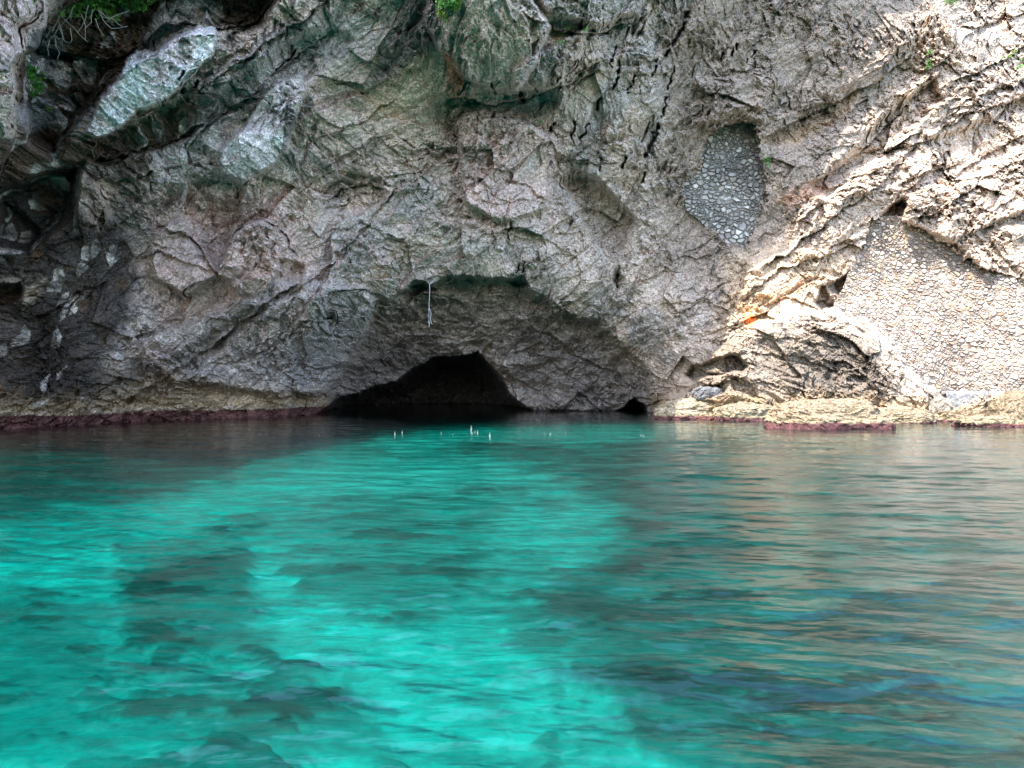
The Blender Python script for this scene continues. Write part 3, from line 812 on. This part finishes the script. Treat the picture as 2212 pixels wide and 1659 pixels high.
# ------------------------------------------------------------------ boulders at the shore
def boulder(name, loc, rx, ry, rz, seed, label, col_fn, res=(90, 180), rot=0, lump=.25, flat=0, grp=None):
    th = np.linspace(0.02, math.pi * .98, res[0])[:, None] + np.zeros((1, res[1] + 1))
    ph = np.linspace(0, 2 * math.pi, res[1] + 1)[None, :] + np.zeros((res[0], 1))
    nx, ny, nz = np.sin(th) * np.cos(ph), np.sin(th) * np.sin(ph), np.cos(th)
    s = seed * 7.7
    r = 1 + lump * fbm(nx * 1.3 + s, ny * 1.3, nz * 1.3, 3) + .35 * lump * fbm(nx * 4 + s, ny * 4, nz * 4, 4, .6, True)
    pw = .75
    x = np.sign(nx) * np.abs(nx) ** pw * r * rx
    y = np.sign(ny) * np.abs(ny) ** pw * r * ry
    z = np.sign(nz) * np.abs(nz) ** pw * r * rz
    f, e, _ = facets(x / .5 + s, (z + y) / .35, seed + 2, 1.0)
    k = 1 + (.05 * f - .03 * (e < .08)) / max(rz, .3)
    x, y, z = x * k, y * k, z * k
    c_, s_ = math.cos(rot), math.sin(rot)
    P = np.stack([x * c_ - y * s_ + loc[0], x * s_ + y * c_ + loc[1], z + loc[2]], -1)
    n = fbm(x / .6 + s, y / .6, z / .6, 4)
    col = col_fn(P, n)
    o = grid_mesh(name, P - np.array(loc), M_ROCK, np.clip(col, .015, .85))
    o.location = loc
    tag(o, label, "rock", grp)
    return o


def shore_col(base, red=.32, crust=.0):
    def f(P, n):
        z = P[..., 2] + .14 * fbm(P[..., 0] * 1.8, P[..., 1] * 1.8, P[..., 2] * 0, 3)
        c = base * (1 + .45 * n)[..., None]
        sp = sst(.1, .35, fbm(P[..., 0] * 3, P[..., 1] * 3, P[..., 2] * 3, 3))[..., None]
        c = c + (C3(.16, .12, .07) - c) * sp * .6
        rim = (sst(red + .28, red + .12, z))[..., None]
        c = c + (C3(.33, .26, .16) - c) * rim * .6
        w = sst(red + .05, red - .03, z)[..., None]
        return c + (MAROON * 1.0 * (1 + .4 * n)[..., None] - c) * w
    return f


def at(px, Y, z=0.0):
    return ((px - CX) / F * Y, Y, z)


Yl = C3(.27, .205, .135)
boulder("shore_rock", at(1788, 37.3, .05), 2.75, 1.4, 1.25, 3, "long ochre boulder with red algae at its foot, out in the water", shore_col(Yl, .3), lump=.32)
boulder("shore_rock", at(1935, 42.5, .0), 1.9, 1.2, .75, 5, "low yellowish rock at the buttress foot behind the long ochre boulder", shore_col(Yl * 1.1, .05), lump=.3)
boulder("shore_rock", at(2142, 38.5, -.02), 1.5, .8, .52, 8, "low wedge of yellow rock with a dark undercut end, in front of the concrete ledge", shore_col(Yl * 1.1, .16), lump=.35)
boulder("shore_rock", at(2205, 40.5, .45), 1.45, 1.2, 1.25, 11, "tall rounded brown boulder beside the concrete ledge at the picture's edge", shore_col(Yl * .85, .02), lump=.2)
boulder("shore_rock", at(2090, 43.6, .05), 1.9, .8, .62, 13, "row of low broken ochre rock along the base of the concrete ledge", shore_col(Yl * 1.05, .1), lump=.4)
boulder("shore_rock", at(2032, 44.2, .75), .55, .6, .6, 15, "small pale rock wedged between the buttress and the concrete ledge", shore_col(C3(.3, .265, .22), -.5), lump=.3)
boulder("shore_rock", at(1527, 46.6, 1.55), .85, .6, .42, 17, "dark grey block lying on the pale shore shelf below the recess", shore_col(C3(.15, .15, .155), -.5), res=(50, 90), rot=.2)
boulder("shore_rock", at(1505, 47.0, .25), 2.6, 1.3, .95, 19, "pale cream rock shelf at the edge of the cave water", shore_col(C3(.33, .27, .19), .2), lump=.25)
boulder("shore_rock", at(1610, 45.0, .15), 1.7, 1.1, .85, 23, "cream wave-worn rock shelf left of the long ochre boulder", shore_col(C3(.31, .25, .17), .2), lump=.3)

# ------------------------------------------------------------------ sea bed
sand_m = rock_material("seabed_sand", 0.2, 1.5)
SX, SY = np.meshgrid(axis(-22000, -40, 2252, 24000, 5.0, 1500), np.concatenate([np.linspace(848, 960, 220), np.linspace(961, 1720, 420), np.linspace(1760, 3400, 60)]).astype(np.float32))
Ysurf = CAM_H * F / (SY - HY)                       # where each bearing meets the water
zb = -np.interp(Ysurf, [0, 5, 12, 30, 60, 120], [.9, .85, .75, .4, .22, .2])
wxs, wys = warp(SX, SY, 22, 90)
per = np.clip((SY - HY) / 300, .12, 1.5)
wxs = SX + 75 * per * fbm(SX / 120 / per ** .5, SY / 40 / per, SY * 0 + 1.5, 4)
wys = SY + 42 * per * fbm(SX / 120 / per ** .5 + 7, SY / 40 / per, SY * 0 + 2.5, 4)
BED = [  # darker rock and weed on the bed, plus painted shade along the cliff foot
    ([(1120, 960), (1500, 895), (2700, 895), (2700, 1900), (2000, 1900), (1800, 1640), (1560, 1500), (1330, 1420), (1240, 1330), (1230, 1260), (1090, 1200), (1120, 1160), (1290, 1120), (1330, 1060), (1200, 1010)], .9, 42),
    ([(980, 935), (1220, 940), (1210, 968), (1010, 966)], .85, 5),
    ([(1000, 1000), (1120, 1005), (1110, 1025), (1000, 1020)], .6, 6),
    ([(250, 1130), (420, 1090), (560, 1120), (520, 1190), (600, 1230), (420, 1290), (260, 1260)], .8, 14),
    ([(420, 1040), (600, 1045), (580, 1085), (440, 1080)], .65, 9),
    ([(620, 1110), (1000, 1110), (1080, 1180), (900, 1200), (640, 1170)], .75, 12),
    ([(720, 1030), (1050, 1040), (1000, 1100), (720, 1110)], .6, 9),
    ([(840, 1500), (930, 1470), (1040, 1500), (1080, 1570), (1060, 1800), (900, 1700), (830, 1580)], .85, 10),
    ([(330, 1450), (480, 1380), (620, 1400), (660, 1480), (650, 1600), (590, 1850), (430, 1850), (340, 1600)], .85, 12),
    ([(200, 1330), (700, 1290), (800, 1360), (640, 1400), (300, 1420)], .7, 20),
    ([(-300, 1170), (180, 1180), (250, 1280), (160, 1400), (-300, 1420)], .7, 20),
    ([(150, 1500), (260, 1490), (280, 1600), (190, 1650)], .75, 9),
    ([(1250, 1350), (1500, 1380), (1700, 1480), (1500, 1560), (1300, 1500)], .6, 30),
    ([(1300, 1600), (1500, 1560), (1800, 1700), (1800, 1900), (1350, 1900)], .6, 24),
    ([(-300, 880), (690, 880), (760, 930), (640, 960), (300, 1030), (-300, 1085)], 1.0, 9),  # dark bed, also standing in for cliff shade and reflection on the water
    ([(690, 870), (1420, 870), (1420, 903), (1100, 906), (850, 922), (690, 925)], .9, 4),  # shade before the cave, painted into the bed
]
BRIGHT = [
    ([(1100, 1020), (1330, 1040), (1300, 1090), (1180, 1130), (1050, 1100)], .55, 16), ([(1230, 1290), (1330, 1340), (1400, 1430), (1520, 1490), (1480, 1540), (1280, 1480), (1200, 1400)], .7, 16),
    ([(760, 940), (1000, 918), (1340, 913), (1440, 925), (1330, 935), (1050, 932), (900, 950)], 1.0, 5),
    ([(250, 1060), (450, 1010), (700, 965), (1050, 965), (1180, 985), (900, 1010), (620, 1030), (330, 1085)], .75, 10),
    ([(-200, 1100), (230, 1090), (250, 1140), (-200, 1160)], .9, 12),
    ([(520, 1090), (620, 1120), (640, 1190), (900, 1210), (1080, 1220), (1190, 1290), (1230, 1350), (1120, 1430), (900, 1440), (800, 1340), (640, 1260), (560, 1180)], .8, 18),
    ([(660, 1430), (850, 1440), (1100, 1440), (1250, 1500), (1290, 1850), (1090, 1850), (1090, 1560), (1030, 1490), (930, 1460), (830, 1500), (820, 1620), (870, 1850), (640, 1850), (680, 1560)], .95, 14),
    ([(-200, 1430), (160, 1440), (280, 1520), (330, 1700), (150, 1700), (140, 1560), (-200, 1520)], .8, 18),
    ([(1330, 1480), (1480, 1480), (1600, 1560), (1450, 1600)], .6, 22),
]
dark = np.zeros_like(SX)
for poly, s, fe in BED:
    dark = np.maximum(dark, s * soft(wxs, wys, poly, fe * 1.3))
Xs = (SX - CX) / F * Ysurf
mott = fbm(Xs / 1.3, Ysurf / 1.3, Xs * 0, 5, .6)
mo2 = fbm(Xs / .45 + 3, Ysurf / .45, Xs * 0, 4, .6, True)
dark = np.maximum(dark, .5)
for poly, s_, fe in BRIGHT:
    w_ = s_ * soft(wxs, wys, poly, fe * 1.3)
    dark = dark * (1 - w_)
blot = sst(.04, .14, fbm(Xs / 1.5, Ysurf / 1.1, Xs * 0 + 11, 6, .62)) * sst(.05, .3, dark)
dark = np.clip(dark + .34 * blot + .42 * np.clip(mott, -1, 1) * (.35 + dark) - .08, 0, 1)[..., None]
sand = C3(.62, .66, .60)
weed = C3(.06, .075, .07)  # also the tone of the shade painted by the cliff foot
bc = (sand + (weed - sand) * dark) * (1 + .22 * mott[..., None]) * (1 + .22 * mo2[..., None])
hz = zb + .12 * dark[..., 0] * (1 + mott) * np.clip(-zb, .2, 1.5)
hz = np.minimum(hz, -.12)
bed = grid_mesh("seabed", np.stack([Xs, Ysurf, hz], -1), sand_m, np.clip(bc, .02, .9).astype(np.float32), smooth=True)
tag(bed, "pale sand bed with dark weed patches under the clear shallow water", "seabed", kind="structure")

# ------------------------------------------------------------------ water
def waves(X, Y):
    h = 0
    d = [(.10, 1, 2.6, .026), (-.35, 1, 1.5, .017), (.5, 1, 1.05, .012), (.15, 1, .62, .008), (-.3, 1, .4, .0055), (.35, 1, .27, .0035)]
    for dx, dy, wl, am in d:
        l = math.hypot(dx, dy)
        ph = (X * dx + Y * dy) / l / wl * 2 * math.pi + 2.4 * noise3(X / wl / 3.2, Y / wl / 2.2, X * 0 + wl)
        g = .6 + .8 * noise3(X / 5 + wl, Y / 5, X * 0 + 2)
        h = h + am * g * (np.sin(ph) + .35 * np.sin(2 * ph + .6))
    h = h + .045 * fbm(X / 1.7, Y / .9, X * 0 + 5, 5, .55)
    return h


wy_ = np.concatenate([np.linspace(851, 960, 150), np.linspace(960.6, 1700, 900), np.linspace(1706, 3400, 120)]).astype(np.float32)
WX, WY = np.meshgrid(axis(-22000, -30, 2242, 24000, 2.6, 1500), wy_)
Yw = CAM_H * F / (WY - HY)
Xw = (WX - CX) / F * Yw
far = 1 / (1 + (Yw / 26.) ** 2)
Hw = waves(Xw, Yw) * (.26 + .66 * far)
wm = bpy.data.materials.new("sea_water"); wm.use_nodes = True
nt = wm.node_tree; N, L = nt.nodes, nt.links
for n in list(N):
    N.remove(n)
out = N.new("ShaderNodeOutputMaterial")
tr = N.new("ShaderNodeBsdfTransparent"); tr.inputs[0].default_value = (.02, .54, .515, 1)
rf = N.new('ShaderNodeBsdfRefraction'); rf.inputs[0].default_value = (.02, .55, .525, 1); rf.inputs['IOR'].default_value = 1.33; rf.inputs['Roughness'].default_value = 0
m2 = N.new('ShaderNodeMixShader'); m2.inputs[0].default_value = .15
gl = N.new("ShaderNodeBsdfGlossy"); gl.inputs["Roughness"].default_value = .012; gl.inputs[0].default_value = (.97, .98, 1, 1)
fr = N.new("ShaderNodeFresnel"); fr.inputs[0].default_value = 1.45
mix = N.new("ShaderNodeMixShader")
tc = N.new("ShaderNodeTexCoord")
mp = N.new("ShaderNodeMapping"); mp.inputs["Scale"].default_value = (.75, 1.9, 1)
L.new(tc.outputs["Object"], mp.inputs[0])
nz = N.new("ShaderNodeTexNoise"); nz.inputs["Scale"].default_value = 5.5; nz.inputs["Detail"].default_value = 5; nz.inputs["Roughness"].default_value = .55
L.new(mp.outputs[0], nz.inputs["Vector"])
bp = N.new("ShaderNodeBump"); bp.inputs["Strength"].default_value = 1.0; bp.inputs["Distance"].default_value = .010
L.new(nz.outputs["Fac"], bp.inputs["Height"])
L.new(bp.outputs[0], gl.inputs["Normal"]); L.new(bp.outputs[0], fr.inputs["Normal"])
L.new(fr.outputs[0], mix.inputs[0]); L.new(tr.outputs[0], m2.inputs[1]); L.new(rf.outputs[0], m2.inputs[2]); L.new(bp.outputs[0], rf.inputs["Normal"]); L.new(m2.outputs[0], mix.inputs[1]); L.new(gl.outputs[0], mix.inputs[2])
L.new(mix.outputs[0], out.inputs["Surface"])
water = grid_mesh("water", np.stack([Xw, Yw, Hw], -1), wm, smooth=True)
tag(water, "clear turquoise sea with small ripples before the cliff", "water", kind="structure")
# open sea behind and beside the boat
def sheet(name, z, mat, col, y0=-400, y1=1.3):
    v = [(-400, y0, z), (400, y0, z), (400, y1, z), (-400, y1, z)]
    me = bpy.data.meshes.new(name); me.from_pydata(v, [], [(0, 1, 2, 3)]); me.materials.append(mat)
    if col:
        a = me.color_attributes.new("Col", 'FLOAT_COLOR', 'POINT')
        for i in range(4):
            a.data[i].color = (*col, 1)
    o = bpy.data.objects.new(name, me); C.objects.link(o)
    return o


ym = float(Yw.min())
tag(sheet("open_water", 0.0, wm, None, y1=ym), "open water behind the boat", "water", kind="structure")
tag(sheet("open_seabed", -1.45, sand_m, (.3, .33, .3), y1=ym), "sandy bed of the open water", "seabed", kind="structure")

# ------------------------------------------------------------------ plants
M_LEAF = plain("leaf", (.13, .27, .05), .6, .4, 3)
M_LEAFD = plain("dark_leaf", (.12, .32, .06), .6, .4, 4)
M_LEAFY = plain("yellow_green_leaf", (.22, .34, .06), .6, .35, 4)
M_TWIG = plain("bare_twig", (.36, .32, .28), .8, .25, 10)
M_ROPE = plain("rope", (.5, .51, .5), .7, .06, 30)


def tri_mesh(name, V, Fc, mat, parent=None):
    me = bpy.data.meshes.new(name); me.from_pydata(V, [], Fc); me.materials.append(mat); me.update()
    o = bpy.data.objects.new(name, me); C.objects.link(o)
    if parent:
        o.parent = parent
    return o


def leaves(n, pos_fn, size, rnd, droop=.5):
    V, Fc = [], []
    for i in range(n):
        p = Vector(pos_fn(rnd))
        d = Vector((rnd.uniform(-1, 1), rnd.uniform(-1, .3), rnd.uniform(-1, 1 - droop))).normalized()
        s = d.cross(Vector((rnd.uniform(-1, 1), rnd.uniform(-1, 1), rnd.uniform(-1, 1)))).normalized()
        nn = d.cross(s)
        l = size * rnd.uniform(.6, 1.4); w = l * .3
        b = len(V)
        V += [tuple(p), tuple(p + d * l * .5 + s * w + nn * l * .08), tuple(p + d * l), tuple(p + d * l * .5 - s * w + nn * l * .08), tuple(p + d * l * .5 - nn * l * .04)]
        Fc += [(b, b + 1, b + 4), (b + 1, b + 2, b + 4), (b + 2, b + 3, b + 4), (b + 3, b, b + 4)]
    return V, Fc


def tube(V, Fc, pts, r0, r1, n=5):
    base = len(V)
    m_ = len(pts)
    for i, p in enumerate(pts):
        a = Vector(pts[max(0, i - 1)]); b = Vector(pts[min(m_ - 1, i + 1)])
        t = (b - a).normalized()
        s = t.cross(Vector((.3, 1, .2))).normalized(); u = t.cross(s)
        r = r0 + (r1 - r0) * i / (m_ - 1)
        for k in range(n):
            th = 2 * math.pi * k / n
            V.append(tuple(Vector(p) + s * r * math.cos(th) + u * r * math.sin(th)))
    for i in range(m_ - 1):
        for k in range(n):
            Fc.append((base + i * n + k, base + i * n + (k + 1) % n, base + (i + 1) * n + (k + 1) % n, base + (i + 1) * n + k))
    Fc.append(tuple(base + k for k in range(n)))
    Fc.append(tuple(base + (m_ - 1) * n + k for k in range(n))[::-1])


def surf(px, py):
    """point of the cliff at this bearing, looked up in the mesh itself"""
    c = int(np.argmin(np.abs(gx - px))); r = int(np.argmin(np.abs(gy - py)))
    w = P3[max(0, r - 2):r + 3, max(0, c - 2):c + 3].reshape(-1, 3)
    return w[np.argmin(w[:, 1])]


def plant(px0, py0, rx, ry, n, size, mat, label, name="plant", cat="plant", stems=6, seed=1, off=.15, shape_fn=None, twigs=None, thick=.5, group=None):
    rnd = random.Random(seed)
    c = surf(px0, py0)
    Y = float(c[1])
    k = Y / F
    root = bpy.data.objects.new(name, None); C.objects.link(root)
    root.location = (float(c[0]), Y, float(c[2]))
    tag(root, label, cat, group)
    clumps = [(rnd.uniform(-1, 1), rnd.uniform(-1, 1), rnd.uniform(.15, .4)) for _ in range(max(3, n // 120))]

    def pos(r):
        while True:
            q = r.choice(clumps)
            a, b = q[0] * .8 + r.gauss(0, q[2] * .6), q[1] * .8 + r.gauss(0, q[2] * .6)
            if a * a + b * b < 1.2 and (shape_fn is None or shape_fn(a, b)):
                break
        x, y = px0 + a * rx, py0 + b * ry
        s = surf(x, y)
        d = -off - thick * r.random() * max(0, 1 - (a * a + b * b) * .8)
        return (float(s[0]) - root.location.x, float(s[1]) - Y + d, float(s[2]) - root.location.z)
    V, Fc = leaves(n, pos, size, rnd)
    tri_mesh("foliage", V, Fc, mat, root)
    V, Fc = [], []
    for i in range(stems):
        a = Vector(pos(rnd)); m0 = Vector((rnd.uniform(-.1, .1), .1, rnd.uniform(-.1, .1)))
        tube(V, Fc, [m0, (m0 + a) / 2 + Vector((0, -.12, .05)), a], .02, .008, 4)
    tri_mesh("stem", V, Fc, M_TWIG, root)
    return root


sh = plant(215, -6, 135, 52, 5200, .17, M_LEAF, "green shrub hanging over the dark hollow at the top, with bare pale twigs", "shrub", "shrub", 10, 2, .5, thick=1.4)
# bare branching twigs hanging under the shrub
V, Fc = [], []
rnd = random.Random(5)
Yt = float(sh.location.y) - .9
O = sh.location


def tp(x, y, dy=0):
    p = pt(np.array(float(x)), np.array(float(y)), Yt + dy)
    return Vector((float(p[0]) - O.x, float(p[1]) - O.y, float(p[2]) - O.z))


TW = [[(118, 0), (125, 25), (128, 52), (118, 75), (105, 88), (94, 93)], [(128, 52), (135, 75), (142, 90), (150, 92)], [(118, 75), (122, 98), (128, 115), (124, 128)],
      [(108, 86), (104, 104), (106, 120)], [(125, 25), (145, 48), (168, 70), (190, 90)], [(140, 20), (125, 45), (112, 70)], [(160, 10), (150, 35), (128, 60)],
      [(190, 10), (186, 40), (168, 70)], [(150, 15), (156, 30), (152, 45)], [(200, 20), (196, 48), (184, 62)], [(212, 20), (224, 42), (240, 62), (276, 56), ],
      [(214, 22), (236, 40), (262, 28), (280, 22)], [(222, 36), (246, 42), (262, 56)], [(205, 40), (214, 60), (222, 76)], [(176, 30), (184, 55), (185, 88)], [(118, 75), (128, 84), (140, 80)],
      [(122, 52), (108, 66), (98, 82)], [(128, 60), (136, 78), (134, 90)], [(150, 60), (156, 80), (152, 92)]]
for k, t_ in enumerate(TW):
    pts = []
    for (a, b), (c, d) in zip(t_[:-1], t_[1:]):
        for u in (0, .5):
            pts.append(tp(a + (c - a) * u + rnd.uniform(-1.5, 1.5), b + (d - b) * u + rnd.uniform(-1, 1), .1 * math.sin(k)))
    pts.append(tp(*t_[-1], .1 * math.sin(k)))
    tube(V, Fc, pts, .022, .009, 5)
tri_mesh("twig", V, Fc, M_TWIG, sh)
plant(72, 178, 42, 40, 3200, .17, M_LEAFD, "dense dark green fern clump in the hollow below the pink block", "fern", "fern", 8, 3, .55, lambda a, b: not (a > .1 and b < -.25 - .3 * (1 - a)), thick=.6)
plant(254, 40, 18, 15, 90, .30, M_LEAF, "small broad leaved sprig hanging against the dark rock", "plant", "plant", 4, 4, .5, thick=.3)
plant(113, 237, 6, 10, 60, .09, M_LEAFY, "tiny yellow green tuft on dark rock below the fern clump", "plant", "plant", 3, 5, .1, thick=.2)
plant(230, 75, 6, 8, 40, .09, M_LEAFY, "tiny bright tuft on dark rock right of the bare twigs", "plant", "plant", 3, 25, .1, thick=.2)
plant(972, 6, 32, 32, 1300, .12, M_LEAFD, "dark green cushion plant at the top of the rounded central overhang", "plant", "plant", 6, 6, .15, lambda a, b: b < .9 - abs(a + .1) * .6, thick=.6)
plant(999, 22, 12, 20, 420, .10, M_LEAFY, "bright green trailing tuft beside the cushion plant, dotted yellow", "plant", "plant", 4, 7, .25, thick=.4)
plant(955, 42, 14, 14, 260, .10, M_LEAFY, "bright green tuft trailing down left below the cushion plant", "plant", "plant", 3, 27, .25, thick=.3)
plant(1220, 68, 16, 8, 110, .10, M_LEAFD, "thin mossy tuft above the pale flowstone folds", "plant", "plant", 3, 8, .1, thick=.15)
plant(1205, 92, 14, 6, 110, .09, M_LEAFD, "low mossy tuft lying along the top of the pale flowstone folds", "plant", "plant", 3, 9, .1, thick=.15)
plant(1268, 60, 9, 7, 70, .09, M_LEAFD, "small moss tuft right of the pale flowstone folds", "plant", "plant", 3, 10, .1, thick=.15)
plant(1660, 350, 10, 22, 130, .10, M_LEAFD, "sparse dark tuft on the rock just right of the walled niche", "plant", "plant", 3, 11, .1, thick=.15)
plant(2006, 135, 7, 22, 260, .13, M_LEAF, "upright green tuft growing in a crack of the sunlit rock", "plant", "plant", 4, 12, .15, thick=.3)
plant(2056, 3, 16, 9, 200, .13, M_LEAF, "green tuft at the top edge of the sunlit rock", "plant", "plant", 4, 13, .15, thick=.3)
plant(2180, 118, 14, 9, 90, .14, M_LEAFY, "dry yellowish grass tuft on the sunlit rock", "plant", "plant", 4, 14, .15, thick=.2)
plant(2198, 138, 9, 9, 90, .12, M_LEAFD, "small dark bush on the sunlit rock below the dry grass", "plant", "plant", 4, 15, .15, thick=.2)
plant(1168, 262, 9, 8, 60, .09, M_LEAFD, "mossy tuft on the rim of the pinkish rock block", "plant", "plant", 3, 16, .1, thick=.15)

# ------------------------------------------------------------------ rope hanging before the alcove
Yr = float(surf(928, 606)[1]) - .5
V, Fc = [], []


def rp(x, y, d=0):
    p = pt(np.array(float(x)), np.array(float(y)), Yr + d)
    return tuple(float(q) for q in p)


pts = [rp(928, 612), rp(928.2, 630), rp(927, 655), rp(926.5, 675), rp(926.6, 697)]
tube(V, Fc, pts, .024, .018, 6)
tube(V, Fc, [rp(928, 613), rp(933, 609), rp(938, 604), rp(936, 600, .5)], .028, .02, 5)
tube(V, Fc, [rp(928, 613), rp(924.5, 609), rp(922, 606, .5)], .022, .016, 5)
tube(V, Fc, [rp(926.8, 664), rp(931, 676), rp(930, 690), rp(933, 700)], .022, .018, 5)
tube(V, Fc, [rp(926.2, 694), rp(927.5, 700), rp(926.8, 706)], .05, .012, 6)
rope = tri_mesh("rope", V, Fc, M_ROPE)
tag(rope, "white rope hanging straight down in front of the alcove above the cave", "rope")

# ------------------------------------------------------------------ drops from the vault splashing on the water
M_DROP = plain("splash_water", (.32, .36, .36), .15, .03, 5)
DR = [(853, 938, 10), (869, 936, 8), (953, 936, 5), (1018, 930, 14), (1020, 937, 7), (1026, 934, 6), (1032, 936, 9), (978, 939, 4), (1058, 945, 15), (1176, 938, 5), (1188, 939, 6), (1190, 937, 4), (1222, 936, 4),
      (1384, 941, 6), (1390, 941, 6), (1453, 940, 5), (560, 939, 4), (575, 938, 5), (690, 942, 5), (1600, 946, 5), (1625, 946, 5)]
first = None
G = "small white splashes where drops from the vault hit the water"
for i, (x, y, hpx) in enumerate(DR):
    Y = CAM_H * F / (y - HY)
    k = Y / F
    if first is None:
        V, Fc = [], []
        r2 = random.Random(3)
        tube(V, Fc, [(0, 0, -.05), (.004, 0, .35), (-.01, .01, .8), (0, 0, 1.0)], .10, .02, 6)
        for q in range(7):
            a = r2.uniform(0, 6.28); rr_ = r2.uniform(.12, .4); zq = r2.uniform(.1, .6)
            tube(V, Fc, [(rr_ * .3 * math.cos(a), rr_ * .3 * math.sin(a), 0), (rr_ * .8 * math.cos(a), rr_ * .8 * math.sin(a), zq), (rr_ * math.cos(a), rr_ * math.sin(a), zq * 1.05)], .03, .035, 5)
        o = tri_mesh("splash", V, Fc, M_DROP)
        first = o
    else:
        o = first.copy(); C.objects.link(o)
    s = hpx * k
    o.location = ((x - CX) / F * Y, Y, 0)
    o.scale = (s * .55, s * .55, s * .8)
    o.rotation_euler = (0, 0, i * 1.3)
    tag(o, "small white splash of a drop hitting the water before the cave", "splash", G)
